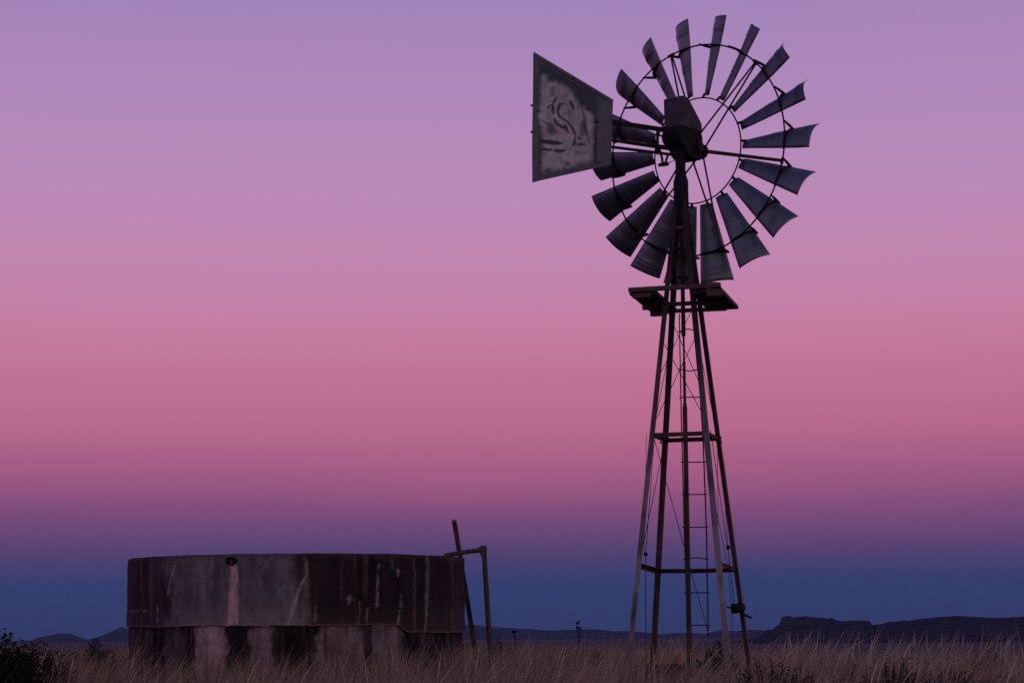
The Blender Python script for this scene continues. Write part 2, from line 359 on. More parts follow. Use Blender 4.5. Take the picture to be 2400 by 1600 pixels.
def ringband(name, R0, R1, z0, z1, mat, nth=180):
    vs = []; 
    for r, z in ((R0, z0), (R0, z1), (R1, z1), (R1, z0)):
        for k in range(nth):
            a = 2*math.pi*k/nth; w = .008*(float(vnoise(k*.35, z*40, 9))-.5)
            vs.append((TX+r*math.sin(a), TY-r*math.cos(a), (z(a) if callable(z) else z)+(w if z == z1 else 0)))
    fs = [(q*nth+k, q*nth+(k+1) % nth, ((q+1) % 4)*nth+(k+1) % nth, ((q+1) % 4)*nth+k) for q in range(4) for k in range(nth)]
    o = MB().add(vs, fs).build(name, mat, tank); return o
M['hood'] = material('sooty_hood_sheet', [(.035, .03, .034), (.07, .064, .07), (.1, .095, .105)], .65, 9, 8, spec=.3)
M['hole_dark'] = material('dark_hole_pipe', [(.004, .004, .005), (.012, .011, .012)], .8, 9, 4, spec=.1)  # near-black colour paints in the darkness of the pipe's opening
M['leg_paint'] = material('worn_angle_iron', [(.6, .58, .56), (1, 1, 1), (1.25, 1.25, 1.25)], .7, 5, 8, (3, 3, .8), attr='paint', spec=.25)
M['rim'] = material('mossy_rim', [(.05, .042, .042), (.1, .085, .08), (.14, .12, .115)], .95, 3, 8, bump=.4)
M['inner'] = material('tank_inner_wall', [(.03, .028, .03), (.07, .065, .065)], .95, 3, 8)
ringband('rim', TR-.006, TR-.15, ZRIM-.03, ZRIM, M['rim'])
ringband('inner_wall', TR-.06, TR-.15, .05, ZRIM-.032, M['inner'])
ringband('lip_soffit', TR-.04, TR-.07, ZLIP+.06, ZLIP+.07, M['inner'])
th0, z0 = cyl_at(545, 1314); nrm = Vector((math.sin(th0), -math.cos(th0), 0)); P = Vector((TX, TY, z0))+nrm*TR
b = MB(); ann = []
side = Vector((nrm.y, -nrm.x, 0)) if False else Vector((0, 0, 1)).cross(nrm)
for r, d in ((.056, -.02), (.056, .07), (.044, .07), (.044, -.12)):
    ann.append([P+nrm*d+side*(r*math.cos(2*math.pi*k/16))+Vector((0, 0, 1))*(r*.85*math.sin(2*math.pi*k/16)) for k in range(16)])
b.add([p for r in ann for p in r], [(i*16+k, i*16+(k+1) % 16, (i+1)*16+(k+1) % 16, (i+1)*16+k) for i in range(3) for k in range(16)]); b.add(ann[3], [tuple(range(16))])
b.build('overflow_pipe', M['hole_dark'], tank)

# ------------------------------------------------------------------ inlet pipe and leaning post beside the tank
YP = 26.3
pi = empty('inlet_pipe', at(1157, 1530, YP), 'bent pipe rising from the grass and running over the tank rim', 'pipe')
pi.location.z = 0
e0, e1 = at(1128, 1298, YP), at(1046, 1306, YP); e1 = Vector((e1.x, e1.y, ZRIM+.03)); e0.z = ZRIM+.095
g1 = at(1160, 1580, YP+.2); g1.z = -.1
MB().tube([e0+Vector((.04, 0, .004)), e0.lerp(e1, .5)+Vector((0, 0, .004)), e1, e1+Vector((-.02, .03, -.002))], [.029, .029, .029, .026], 12).build('spout', M['pipe'], pi)
MB().tube([e0+Vector((.035, 0, -.03)), e0.lerp(g1, .5)+Vector((.006, 0, 0)), g1], [.031, .033, .035], 12).build('riser', M['pipe'], pi)
b = MB(); b.tube([e0+Vector((.03, 0, -.075)), e0+Vector((.027, 0, .05))], .041, 12); b.tube([e0+Vector((-.035, 0, 0)), e0+Vector((.04, 0, 0))], .038, 12)
b.build('elbow', M['pipe'], pi)
YB = 27.1
t0, t1 = at(1059, 1222, YB), at(1114, 1560, YB-.25); t1 = t1+(t1-t0)*.12
po = MB(); po.angle(t0, t1, .062, .012, (1, 0, .15), (0, .98, 0))
poo = po.build('leaning_post', M['rust_leg']); tag(poo, 'leaning rusty iron post behind the right end of the tank', 'post')
dirp = (t1-t0).normalized(); b = MB()
hole_c = t0+Vector((.03, -.004, .0)); ann = []
for r, d in ((.031, 0), (.031, .012), (.014, .012), (.014, 0)):
    ann.append([hole_c+Vector((r*math.cos(2*math.pi*k/14), d-.006, r*math.sin(2*math.pi*k/14))) for k in range(14)])
b.add([p for r in ann for p in r], [(i*14+k, i*14+(k+1) % 14, ((i+1) % 4)*14+(k+1) % 14, ((i+1) % 4)*14+k) for i in range(4) for k in range(14)])
b.build('eyelet', M['rust_leg'], poo)

# ------------------------------------------------------------------ windmill
WX, WY, YAW = 1.8876, 22.9913, -0.30479
SW, KW = 1.00925, 0.19607
cu, su = math.cos(YAW), math.sin(YAW)
EU = Vector((cu, su, 0)); EV = Vector((-su, cu, 0)); UP = Vector((0, 0, 1))
def corner(sx, sy, z): w = (SW-KW*(z-EYE))/2; return Vector((WX, WY, z))+EU*(sx*w)+EV*(sy*w)
CS = {'A': (-1, -1), 'B': (-1, 1), 'C': (1, -1), 'D': (1, 1)}
mill = empty('windmill', (WX, WY, 0), 'tall steel wind pump with bladed wheel and faded tail vane on a four legged tower', 'windmill')
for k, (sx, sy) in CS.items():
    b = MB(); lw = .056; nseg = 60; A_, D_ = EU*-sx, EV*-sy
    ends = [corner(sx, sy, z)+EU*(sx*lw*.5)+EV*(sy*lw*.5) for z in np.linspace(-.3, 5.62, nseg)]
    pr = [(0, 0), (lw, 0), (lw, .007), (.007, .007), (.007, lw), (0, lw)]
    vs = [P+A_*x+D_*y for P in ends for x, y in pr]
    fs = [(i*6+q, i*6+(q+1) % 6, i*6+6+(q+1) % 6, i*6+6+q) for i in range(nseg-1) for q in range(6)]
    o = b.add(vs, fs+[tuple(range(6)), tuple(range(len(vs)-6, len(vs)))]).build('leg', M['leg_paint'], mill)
    z = np.linspace(-.3, 5.62, nseg); pale = np.array((.27, .25, .245)) if k in 'AC' else np.array((.1, .068, .055)); dark_top = np.array((.03, .026, .03))
    t = sstep(1.6, 4.6, z+(fbm(z*1.7, z*0+ord(k), 3)-.5)*1.6)[:, None]; c = pale*(1-t)+dark_top*t  # leg colour turns darker towards the top
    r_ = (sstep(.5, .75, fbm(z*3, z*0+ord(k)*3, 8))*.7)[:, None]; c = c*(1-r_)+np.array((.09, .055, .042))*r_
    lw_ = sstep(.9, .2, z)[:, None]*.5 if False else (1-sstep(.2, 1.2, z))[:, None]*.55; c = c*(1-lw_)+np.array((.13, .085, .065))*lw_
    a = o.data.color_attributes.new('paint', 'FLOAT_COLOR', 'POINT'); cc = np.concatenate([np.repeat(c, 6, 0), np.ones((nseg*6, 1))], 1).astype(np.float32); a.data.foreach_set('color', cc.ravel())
def girt(k1, k2, z, w=.045, dz=0, sag=0, m='rust_leg'):
    p, q = corner(*CS[k1], z), corner(*CS[k2], z+dz); mid = p.lerp(q, .5)-UP*sag; b = MB()
    pts = [p, p.lerp(mid, .66) - UP*sag*.2, mid, q.lerp(mid, .66)-UP*sag*.2, q]
    d = (q-p).normalized(); nn = Vector((d.y, -d.x, 0)); nn = nn if nn.dot(mid-Vector((WX, WY, mid.z))) > 0 else -nn
    for a, c in zip(pts[:-1], pts[1:]):
        b.bar(a-UP*w*.5+nn*.004, c-UP*w*.5+nn*.004, .006, w); b.bar(a-nn*w*.5+UP*.003, c-nn*w*.5+UP*.003, w, .006)
    b.build('girt', M[m], mill)
ZG = 2.147+EYE
girt('A', 'C', ZG, .042); girt('B', 'D', ZG-.01, .04); girt('A', 'B', ZG, .042); girt('C', 'D', ZG, .042)
girt('B', 'D', 1.455, .042, sag=.006); girt('A', 'B', 1.485, .045, -.035); girt('C', 'D', 1.5, .045, -.04)
ZP = 3.69+EYE
# braces: crossed rods on each face in two panels, and the loose lower ones
def rod(pts, r=.0042, name='brace', m='rust', n=6): return MB().tube(pts, r, n).build(name, M[m], mill)
for f1, f2, zt, zb in (('A', 'C', ZP-.15, 3.05), ('A', 'B', 3.95, ZG), ('C', 'D', 3.95, ZG)):
    zm = 3.72 if f1+f2 in ('AC', 'BD') else None
    if zm:
        rod([corner(*CS[f1], zt), corner(*CS[f2], zm-.35)]); rod([corner(*CS[f2], zt), corner(*CS[f1], zm-.2)])
        rod([corner(*CS[f1], zm+.2), corner(*CS[f2], zb)]); rod([corner(*CS[f2], zm+.25), corner(*CS[f1], zb-.05)])
    else:
        rod([corner(*CS[f1 if f1 == 'C' else f2], zt), corner(*CS[f2 if f1 == 'C' else f1], zb)])
for z in (5.2,):
    girt('A', 'C', z, .03, m='leg'); girt('B', 'D', z, .03)
rod([corner(*CS['A'], ZG), at(1662, 1489, 23.3)], .0045)
rod([corner(*CS['A'], ZG)+EU*.02, at(1516, 1262, 22.7), at(1513, 1296, 22.7)], .004); rod([corner(*CS['B'], ZG), corner(*CS['A'], 1.5)], .004)
rod([corner(*CS['A'], ZG)-EU*.07, corner(*CS['A'], 1.6)-EU*-.04], .003)
rod([at(1513.5, 1296, 22.7), at(1513, 1400, 22.7), at(1515, 1560, 22.7)], .0045, 'cable')
rod([at(1668, 1026, 22.9), at(1703, 1270, 22.9), at(1706, 1284, 22.9)], .004, 'cable'); rod([at(1706, 1284, 22.9), at(1720, 1412, 22.9)], .005, 'cable')
rod([at(1678, 1190, 22.6), at(1704, 1320, 22.6), at(1713, 1400, 22.6), at(1717, 1500, 22.6), at(1719, 1560, 22.6)], .003, 'cable')
rod([at(1690, 1036, 23.2), at(1700, 1190, 23.2), at(1706, 1280, 23.0)], .003, 'cable')
rod([corner(*CS['D'], ZG+.02), corner(*CS['C'], 1.5)], .003)
def ball(P, r, name, m='dark_iron'):
    me = bpy.data.meshes.new(name); bm = bmesh.new(); bmesh.ops.create_icosphere(bm, subdivisions=3, radius=r)
    for v in bm.verts: v.co.z *= 1.12
    for f in bm.faces: f.smooth = True
    bmesh.ops.translate(bm, verts=bm.verts, vec=P); bm.to_mesh(me); bm.free(); return link(name, me, M[m], mill)
ball(at(1513.5, 1298, 22.7), .022, 'turnbuckle'); ball(at(1706.5, 1282, 22.9), .024, 'turnbuckle')
# bolts and short hanger rods at the girt ends
for px, py0, py1, Y in ((1523, 1016, 1040, 22.8), (1549, 1024, 1040, 23.3), (1690, 1022, 1042, 23.2), (1665, 1008, 1026, 22.8)):
    rod([at(px, py0, Y), at(px, py1, Y)], .005, 'bolt'); ball(at(px, (py0+py1)/2+4, Y), .013, 'nut')
# pump rod and pipe on the tower axis
AX = lambda z, dx=0: Vector((WX+dx, WY, z))
MB().tube([AX(6.0), AX(4.0), AX(3.98)], [.024, .024, .016], 10).build('pump_rod', M['rust_leg'], mill)
MB().tube([AX(3.99), AX(3.62)], .011, 8).build('swivel_rod', M['rust'], mill)
MB().tube([AX(3.72), AX(3.70), AX(3.60), AX(3.58)], [.008, .016, .016, .01], 8).build('coupling', M['rust'], mill)
MB().tube([AX(3.61), AX(3.58), AX(3.25), AX(3.24), AX(2.6)], [.01, .0165, .0165, .02, .023], 10).build('pump_rod', M['rust_leg'], mill)
MB().tube([AX(3.22), AX(3.2), AX(-.1)], [.02, .0255, .028], 12).build('pump_pipe', M['rust_leg'], mill)
b = MB(); b.bar(AX(4.62, -.035), AX(4.98, -.035), .012, .03, (0, 1, 0)); b.bar(AX(4.62, .035), AX(4.98, .035), .012, .03, (0, 1, 0)); b.bar(AX(4.64, -.1), AX(4.64, .1), .03, .025); b.bar(AX(4.96, -.06), AX(4.96, .06), .03, .02)
b.build('rod_guide', M['dark_iron'], mill)
# ladder behind the pump pipe
YL = WY+.28
lad = MB()
lp = [at(1592, 735, YL), at(1597, 980, YL), at(1604, 1250, YL), at(1612, 1500, YL)]; rp = [at(1628, 735, YL), at(1648, 1030, YL), at(1656, 1250, YL), at(1660, 1490, YL)]
lad.tube(lp, .0075, 6); lad.tube(rp, .0085, 6)
lo = lad.build('ladder', M['rust'], mill)
def along(pts, z):
    for a, c in zip(pts[:-1], pts[1:]):
        if a.z >= z >= c.z: return a.lerp(c, (a.z-z)/(a.z-c.z))
    return pts[0] if z > pts[0].z else pts[-1]
for py, bend in ((777, .03), (863, -.03), (931, .004), (1082.5, 0), (1158, 0), (1234, -.004), (1310, .018), (1388, 0), (1465, .004)):
    z = at(1640, py, YL).z; a = along(lp, z)-Vector((.02, 0, 0)); c = along(rp, z)+Vector((.02 if py > 1000 else .03, 0, 0)); m_ = a.lerp(c, .5)+UP*bend
    MB().tube([a, a.lerp(c, .25)+UP*bend*.7, m_, a.lerp(c, .75)+UP*bend*.6, c], .0068, 6).build('rung', M['rust'], lo)
# platform: bearers, front board, planks on both sides of the open middle
DC = Vector((1.926, 23.157, ZP)); 
PU_, PV_ = Vector((math.cos(-.243), math.sin(-.243), 0)), Vector((-math.sin(-.243), math.cos(-.243), 0))
def dk(u, v, z=0): return DC+PU_*u+PV_*v+UP*z
pb = MB()
pb.bar(dk(-.46, -.06, -.075), dk(.36, -.06, -.075), .06, .042); pb.bar(dk(-.46, .44, -.075), dk(.36, .44, -.075), .06, .042)
for u_, v_ in ((-.44, -.06), (-.44, .44)): pb.bar(dk(u_-.03, v_, -.1), dk(u_+.1, v_, -.1), .07, .05)
plat = bevelled(pb.build('platform', M['wood'], mill), .004)
def plank(u0, u1, v0, v1, z=-.03, t=.042, tw=0):
    b = MB(); du = (u1-u0)
    b.bar(dk((u0+u1)/2, v0, z), dk((u0+u1)/2+tw, v1, z+random.uniform(-.006, .006)), du, t); bevelled(b.build('plank', M['wood'], plat), .004)
plank(-.5, -.405, -.68, .66); plank(-.398, -.305, -.68, .74, -.034); plank(-.298, -.205, -.66, .70, -.03)
plank(.155, .25, -.62, .62, -.032); plank(.258, .36, -.64, .73, -.03); plank(.366, .5, -.66, .69, -.027)
b = MB(); b.bar(dk(-.505, -.70, -.002), dk(.5, -.69, .012), .05, .05); bevelled(b.build('front_board', M['wood'], plat), .006)
b = MB(); b.bar(dk(.34, -.66, -.065), dk(.505, -.62, -.06), .09, .085); b.bar(dk(.30, -.70, .03), dk(.46, -.66, .03), .07, .03); bevelled(b.build('board_end', M['wood'], plat), .008)
b = MB(); b.bar(dk(-.47, -.66, -.065), dk(-.27, -.66, -.06), .05, .05); bevelled(b.build('board_end', M['wood'], plat), .008)

# head: mast, gearbox, hood
WHY, PH = 0.72271, 11.1948
HUB = Vector((2.2174, 23.3652, 5.3746+EYE)); 
NA = Vector((math.sin(WHY), math.cos(WHY), 0)); E1 = Vector((math.cos(WHY), -math.sin(WHY), 0)); MH = Vector((WX, WY, 0))
def hd(a, e, z): return MH+NA*a+E1*e+UP*z
MB().tube([AX(5.25), AX(5.45), AX(5.72), AX(5.79), AX(5.84), AX(5.95), AX(6.1)], [.07, .085, .083, .062, .056, .058, .075], 14).build('mast', M['dark_iron'], mill)
def prism(b, prof, half):
    n = len(prof); vs = [hd(a, -half, z) for a, z in prof]+[hd(a, half, z) for a, z in prof]
    b.add(vs, [(i, (i+1) % n, n+(i+1) % n, n+i) for i in range(n)]+[tuple(range(n-1, -1, -1)), tuple(range(n, 2*n))]); return b
gb = prism(MB(), [(-.15, 6.325), (-.19, 6.21), (-.17, 6.15), (-.06, 6.08), (-.02, 6.03), (.02, 5.99), (.22, 5.98), (.27, 6.03), (.27, 6.25), (.235, 6.325)], .115)
gb.tube([hd(.15, 0, 6.125), hd(.26, 0, 6.125), hd(.3, 0, 6.125)], [.15, .14, .1], 18)
gb.bar(hd(-.17, .06, 6.23), hd(-.28, .06, 6.22), .03, .03)
for a in (.06, .13, .22): gb.tube([hd(a, .03, 6.0), hd(a, .03, 5.955)], .008, 6)
bevelled(gb.build('gearbox', M['dark_iron'], mill), .005)
hood = prism(MB(), [(-.125, 6.325), (-.13, 6.645), (-.1, 6.66), (.0, 6.655), (.03, 6.63), (.235, 6.42), (.25, 6.39), (.262, 6.30), (.24, 6.305)], .12)
bevelled(hood.build('hood', M['hood'], mill), .004)

for a in (-.09, .12): MB().bar(hd(a, -.122, 6.335), hd(a, -.122, 6.64 if a < 0 else 6.52), .014, .004, E1).build('seam', M['hood'], mill)
MB().bar(hd(-.125, -.122, 6.345), hd(.24, -.122, 6.345), .004, .016).build('seam', M['hood'], mill)
for a, z, d in [(a, 6.345, .12) for a in (-.11, -.03, .05, .13, .21)]+[(.0, 6.2, .112), (.1, 6.25, .112), (.1, 6.1, .112), (.2, 6.2, .112)]:
    MB().tube([hd(a, -d, z), hd(a, -d-.018, z)], .011, 6).build('bolt', M['hood'], mill)
# wheel
def wp(th, r, a, off):
    th = math.radians(th); rd = E1*math.sin(th)+UP*math.cos(th); tn = E1*math.cos(th)-UP*math.sin(th); return HUB+rd*r+tn*a+NA*off
R1, R0, CH1, CH0, PT1, PT0, OF1, OF0, SH1, SH0 = 1.525, .6272, .3717, .1413, -.6148, -.5042, -.1222, -.1496, .025, .0041
wheel = MB().tube([HUB-NA*.36, HUB-NA*.34, HUB-NA*.32, HUB-NA*.31, HUB-NA*.11, HUB-NA*.1, HUB-NA*.08, HUB-NA*.04], [.07, .115, .115, .06, .05, .085, .085, .05], 16).build('wheel', M['dark_iron'], mill)
TW = 0.0
def blade_pt(th, f, c, bulge=0.0):
    r = R0+(R1-R0)*f; ch = CH0+(CH1-CH0)*f; p = PT0+(PT1-PT0)*f+TW; o = OF0+(OF1-OF0)*f; sh = SH0+(SH1-SH0)*f
    cam_ = .17*ch*(1-(2*c)**2)+bulge             # camber towards the tower side
    a = sh+c*ch*math.cos(p)+cam_*math.sin(p); off = o+c*ch*math.sin(p)-cam_*math.cos(p)
    return wp(th, r, a, off)
fr = [0, .1, .2, .3, .36, .375, .39, .405, .42, .435, .5, .6, .7, .78, .84, .853, .866, .879, .892, .905, .95, 1.0]
ridge_at = {.375: .006, .42: .006, .853: .008, .892: .008}
for k in range(18):
    th = PH+20*k+random.uniform(-.5, .5); b = MB(); fj = random.uniform(-.008, .008); dent = random.uniform(-.06, .06); TW = random.uniform(-.05, .05)
    g = [[blade_pt(th, f+(fj if f == 1 else 0), c/10, (ridge_at.get(f, 0) if abs(c) < 5 else 0)+dent*.15*math.sin(f*4+c*.3)) for c in range(-5, 6)] for f in fr]
    b.sheet(g, .0022); o = b.build('blade', M['galv'], wheel)
    # curved strap that ties the blade to the outer ring
    s = MB(); w = MB()
    RO, OO = 1.2, -.21
    pts = []
    f_o = (1.13-R0)/(R1-R0)
    for q in range(9):
        t = q/8; c = -.5+1.0*t
        P_ = blade_pt(th, f_o, c, .012)
        pts.append(P_)
    fm = (1.19-R0)/(R1-R0); e_ = blade_pt(th, fm, -.5, .01); l0 = wp(th, 1.2, -.135-.03, -.212)
    arc = []
    for q in range(9):
        t = q/8; ctl = blade_pt(th, fm, -.74, -.15); a0 = l0.lerp(ctl, t); a1 = ctl.lerp(blade_pt(th, fm, -.47, .006), t); arc.append(a0.lerp(a1, t))
    w.tube(arc, [.010]+[.0155]*7+[.013], 7); w.tube([blade_pt(th, fm, c/10, .009) for c in range(-5, 5)], .0125, 6)
    w.tube([blade_pt(th, fm, .4, .01), wp(th, 1.2, .1, -.21)], .009, 6); w.tube([blade_pt(th, fm, .44, .006), blade_pt(th, fm, .55, .006)], .009, 6)
    w.build('strap', M['dark_iron'], wheel)
    # tab at the inner ring
    MB().bar(wp(th, .6, -.03, -.18), blade_pt(th, .03, -.15), .03, .008, NA).build('tab', M['dark_iron'], wheel)
def hoop(r, off, rad, m, name):
    n = 96; b = MB(); pts = [wp(360*i/n, r, 0, off) for i in range(n)]; vs = []
    for i, p in enumerate(pts):
        rd = (p-HUB-NA*off).normalized()
        for q in range(7): a = 2*math.pi*q/7; vs.append(p+rd*(rad*math.cos(a))+NA*(rad*math.sin(a)))
    b.add(vs, [(i*7+q, i*7+(q+1) % 7, ((i+1) % n)*7+(q+1) % 7, ((i+1) % n)*7+q) for i in range(n) for q in range(7)], True)
    return b.build(name, M[m], wheel)
hoop(1.2, -.21, .0095, 'dark_iron', 'outer_ring'); hoop(.6, -.18, .0085, 'dark_iron', 'inner_ring')
for k in range(6):
    th = 344.5+60*k
    for off, da in ((-.09, 0), (-.33, 0)):
        MB().tube([wp(th, .07, 0, off), wp(th, 1.2, .008 if off > -.2 else -.008, -.205)], .0105, 8).build('spoke', M['rust_leg'], wheel)
    MB().tube([wp(th-1.8, 1.2, 0, -.21), wp(th+1.8, 1.2, 0, -.21)], .017, 8).build('ring_clamp', M['dark_iron'], wheel)

# tail
TD = math.radians(22); TDIR = Vector((-math.cos(TD), -math.sin(TD), 0)); TN = Vector((-math.sin(TD), math.cos(TD), 0)); TN = TN if TN.y < 0 else -TN
TP = MH-TN*.0
def tp(px, py): return on_plane(px, py, TP, TN)
tail = MB()
tail.bar(tp(1595, 309)-TN*.02, tp(1425, 284)-TN*.02, .02, .052); tail.bar(tp(1590, 351)-TN*.02, tp(1425, 326)-TN*.02, .02, .035)
tail.bar(tp(1595, 364)-TN*.02, tp(1425, 342.5)-TN*.02, .02, .03)
to = tail.build('tail_arm', M['dark_iron'], mill)
MB().bar(tp(1541, 300), tp(1541, 362), .022, .026, TDIR).build('tie_bar', M['dark_iron'], to)
b = MB(); b.tube([tp(1541, 318), tp(1557, 319)], .01, 6); b.tube([tp(1543, 340), tp(1552, 372), tp(1553, 384)], .014, 8); b.tube([tp(1566, 362), tp(1560, 380), tp(1553, 387)], .013, 8)
b.tube([tp(1545, 386)-TN*.02, tp(1548, 386)-TN*.02, tp(1563, 385)+TN*.02, tp(1565, 384)+TN*.02], [.014, .022, .024, .014], 10); b.tube([tp(1562, 383), tp(1585, 375), tp(1592, 370)], .005, 6)
b.build('furl_lever', M['dark_iron'], mill)
VTL, VTR, VBR, VBL = tp(1251.5, 123), tp(1436, 236.5), tp(1430, 384), tp(1248.5, 427.5)
def vp(s, t, off=0):  # s along the tail (0 outer edge), t down
    a = VTL.lerp(VTR, s); c = VBL.lerp(VBR, s); p = a.lerp(c, t)
    bow = .012*math.sin(t*math.pi*1.0)*(1-s)
    return p+TN*(off+bow*.0)+TDIR*(bow*(1 if s < .02 else .4))
ns, ntt = 110, 170
gr = [[vp(i/(ns-1), j/(ntt-1), .01*math.sin(i/ns*7+1)*math.sin(j/ntt*5)) for j in range(ntt)] for i in range(ns)]
b = MB().sheet(gr, .003); vane = b.build('tail_vane', M['vane'], mill)
# faded sign painting on the vane, in the vane close-up's own pixel grid (1015 x 1568 for 220 x 340 px)
def vz(x, y): return tp(1230+x/4.614, 100+y/4.612)
SI, TJ = np.meshgrid(np.linspace(0, 1, ns), np.linspace(0, 1, ntt), indexing='ij')
ZX = np.zeros_like(SI); ZY = np.zeros_like(SI)
def vpix(p):   # in-plane metres
    return ((p-VTL).dot(TDIR), (p-VTL).z)
PU = np.array([[vpix(gr[i][j]) for j in range(ntt)] for i in range(ns)])
def st_mask(pts, w, soft=.45):
    q = [vpix(vz(*p)) for p in pts]; m = np.zeros((ns, ntt)); mm = 0.0009
    ws = w if isinstance(w, list) else [w]*len(q)
    if len(q) == 2: pass
    jit = (fbm(PU[..., 0]*60, PU[..., 1]*60, 91)-.5)*.012
    for (a, c), (d, e), w0, w1 in zip(q[:-1], q[1:], ws[:-1], ws[1:]):
        L2 = (d-a)**2+(e-c)**2+1e-9; t = np.clip(((PU[..., 0]-a)*(d-a)+(PU[..., 1]-c)*(e-c))/L2, 0, 1)
        dist = np.hypot(PU[..., 0]-a-(d-a)*t, PU[..., 1]-c-(e-c)*t)+jit; ww = (w0+(w1-w0)*t)*.0013+.0035
        m = np.maximum(m, 1-sstep(ww*(1-soft), ww*(1+soft), dist))
    return m
def poly_soft(pts):
    q = np.array([vpix(vz(*p)) for p in pts]); x, y = PU[..., 0], PU[..., 1]; ins = np.zeros(x.shape, bool); dm = np.full(x.shape, 9.)
    for (a, c), (d, e) in zip(q, np.roll(q, -1, 0)):
        cr = ((c > y) != (e > y)) & (x < (d-a)*(y-c)/(e-c+1e-12)+a); ins ^= cr
        L2 = (d-a)**2+(e-c)**2+1e-9; t = np.clip(((x-a)*(d-a)+(y-c)*(e-c))/L2, 0, 1); dm = np.minimum(dm, np.hypot(x-a-(d-a)*t, y-c-(e-c)*t))
    return np.where(ins, dm, -dm)
TEAL, PINK, STEEL, INK, WARM = np.array((.055, .075, .105)), np.array((.74, .69, .74)), np.array((.12, .13, .15)), np.array((.022, .025, .035)), np.array((.46, .35, .33))
x_, y_ = PU[..., 0], PU[..., 1]
n1 = fbm(x_*14, y_*14, 51); n2 = fbm(x_*40, y_*40, 57); n3 = fbm(x_*6, y_*6, 63)
col = np.tile(STEEL, (ns, ntt, 1))
def L3(col, m, c): return col*(1-m[..., None])+np.asarray(c)*m[..., None]
field = poly_soft([(150, 230), (600, 470), (770, 560), (765, 1275), (160, 1430)])
col = L3(col, sstep(-.012, .012, field+(n1-.5)*.03), TEAL)
pk = poly_soft([(170, 330), (235, 360), (260, 430), (330, 420), (440, 470), (520, 540), (580, 640), (600, 700), (640, 690), (700, 760), (740, 800), (735, 1000), (735, 1290), (450, 1360), (180, 1400), (185, 1230), (190, 1000), (150, 830), (160, 600)])
m = sstep(-.03, .04, pk+(n1-.5)*.045+(n2-.5)*.03)
col = L3(col, m*(.55+.5*n1).clip(0, 1), PINK); col = L3(col, m*sstep(.5, .7, n3)*.35, WARM)
hole = poly_soft([(180, 840), (230, 860), (300, 880), (370, 990), (300, 1000), (240, 970), (240, 900)]); col = L3(col, sstep(-.015, .02, hole+(n1-.5)*.04)*.75, TEAL)
hole = poly_soft([(600, 880), (640, 830), (670, 880), (670, 960), (690, 1000), (640, 1010), (590, 1010)]); col = L3(col, sstep(-.015, .02, hole+(n1-.5)*.04)*.75, TEAL)
blot = sstep(.62, .74, fbm(x_*20, y_*20, 71))*m; col = L3(col, blot*.2, TEAL); col = L3(col, m*sstep(.5, .8, fbm(x_*11, y_*5, 83))*.3, STEEL)
for pts, w, k in [([(250, 710), (258, 688), (280, 678), (300, 682)], 5, .8), ([(300, 690), (300, 730), (306, 770)], [12, 14, 6], .9), ([(308, 650), (318, 620), (345, 592)], [9, 8, 4], .85),
                  ([(290, 560), (296, 510), (320, 480)], [18, 22, 10], .5), ([(368, 700), (380, 672), (412, 656)], [11, 11, 5], .9), ([(358, 722), (360, 760), (376, 800), (412, 830)], [9, 9, 8, 5], .85),
                  ([(412, 830), (450, 846), (490, 885), (520, 935), (540, 980), (546, 1020)], [4, 5, 9, 10, 9, 6], .85), ([(543, 1045), (535, 1085), (522, 1112)], [8, 13, 6], .85),
                  ([(500, 640), (518, 680), (532, 728)], [11, 13, 6], .9), ([(477, 742), (482, 780)], 8, .6), ([(322, 832), (346, 878), (400, 912), (450, 922)], [8, 12, 12, 12], .9), ([(445, 905), (452, 940), (476, 972)], [12, 10, 4], .85),
                  ([(190, 1068), (300, 1078), (395, 1090)], [14, 18, 6], .95), ([(200, 1152), (290, 1160)], [11, 7], .9), ([(320, 1166), (380, 1174), (432, 1168)], [8, 16, 5], .9),
                  ([(580, 1103), (640, 1101)], 10, .8), ([(588, 1030), (600, 1042)], 12, .6), ([(550, 1186), (680, 1190)], 9, .35), ([(596, 470), (604, 600), (622, 720), (645, 820), (652, 900), (676, 990), (700, 1090)], [4, 4, 7, 10, 12, 6, 4], .6),
                  ([(160, 345), (200, 312)], 5, .7), ([(250, 1385), (270, 1370)], 14, .6), ([(455, 1310), (465, 1300)], 12, .7), ([(270, 560), (245, 640), (250, 800), (310, 900), (400, 1010), (440, 1080)], 3, .35), ([(470, 1160), (510, 1140)], 3, .5),
                  ([(430, 470), (530, 570), (585, 720), (590, 880)], 3, .3), ([(415, 760), (440, 755), (460, 770)], 4, .4)]:
    col = L3(col, st_mask(pts, w)*k, INK)
for pts, w in [([(165, 425), (172, 440), (172, 495)], 4), ([(215, 440), (200, 425), (188, 440), (195, 462), (213, 462), (215, 440), (215, 480), (196, 498)], 4), ([(180, 500), (200, 500)], 3), ([(165, 380), (190, 345), (215, 370)], 3)]:
    col = L3(col, st_mask(pts, w)*.6, (.3, .27, .28))
rust = poly_soft([(640, 1290), (770, 1250), (775, 1300), (640, 1340)]); col = L3(col, sstep(-.02, .03, rust+(n1-.5)*.05)*.6, (.16, .085, .05))
col = col*(.75+.5*n2[..., None])
a = vane.data.color_attributes.new('paint', 'FLOAT_COLOR', 'POINT'); flat = col.reshape(-1, 3); flat = np.concatenate([flat, flat]); flat = np.concatenate([flat, flat[np.concatenate([[0]*0])]]) if False else flat
full = np.ones((len(vane.data.vertices), 4), np.float32); full[:len(flat), :3] = flat
a.data.foreach_set('color', full.ravel())
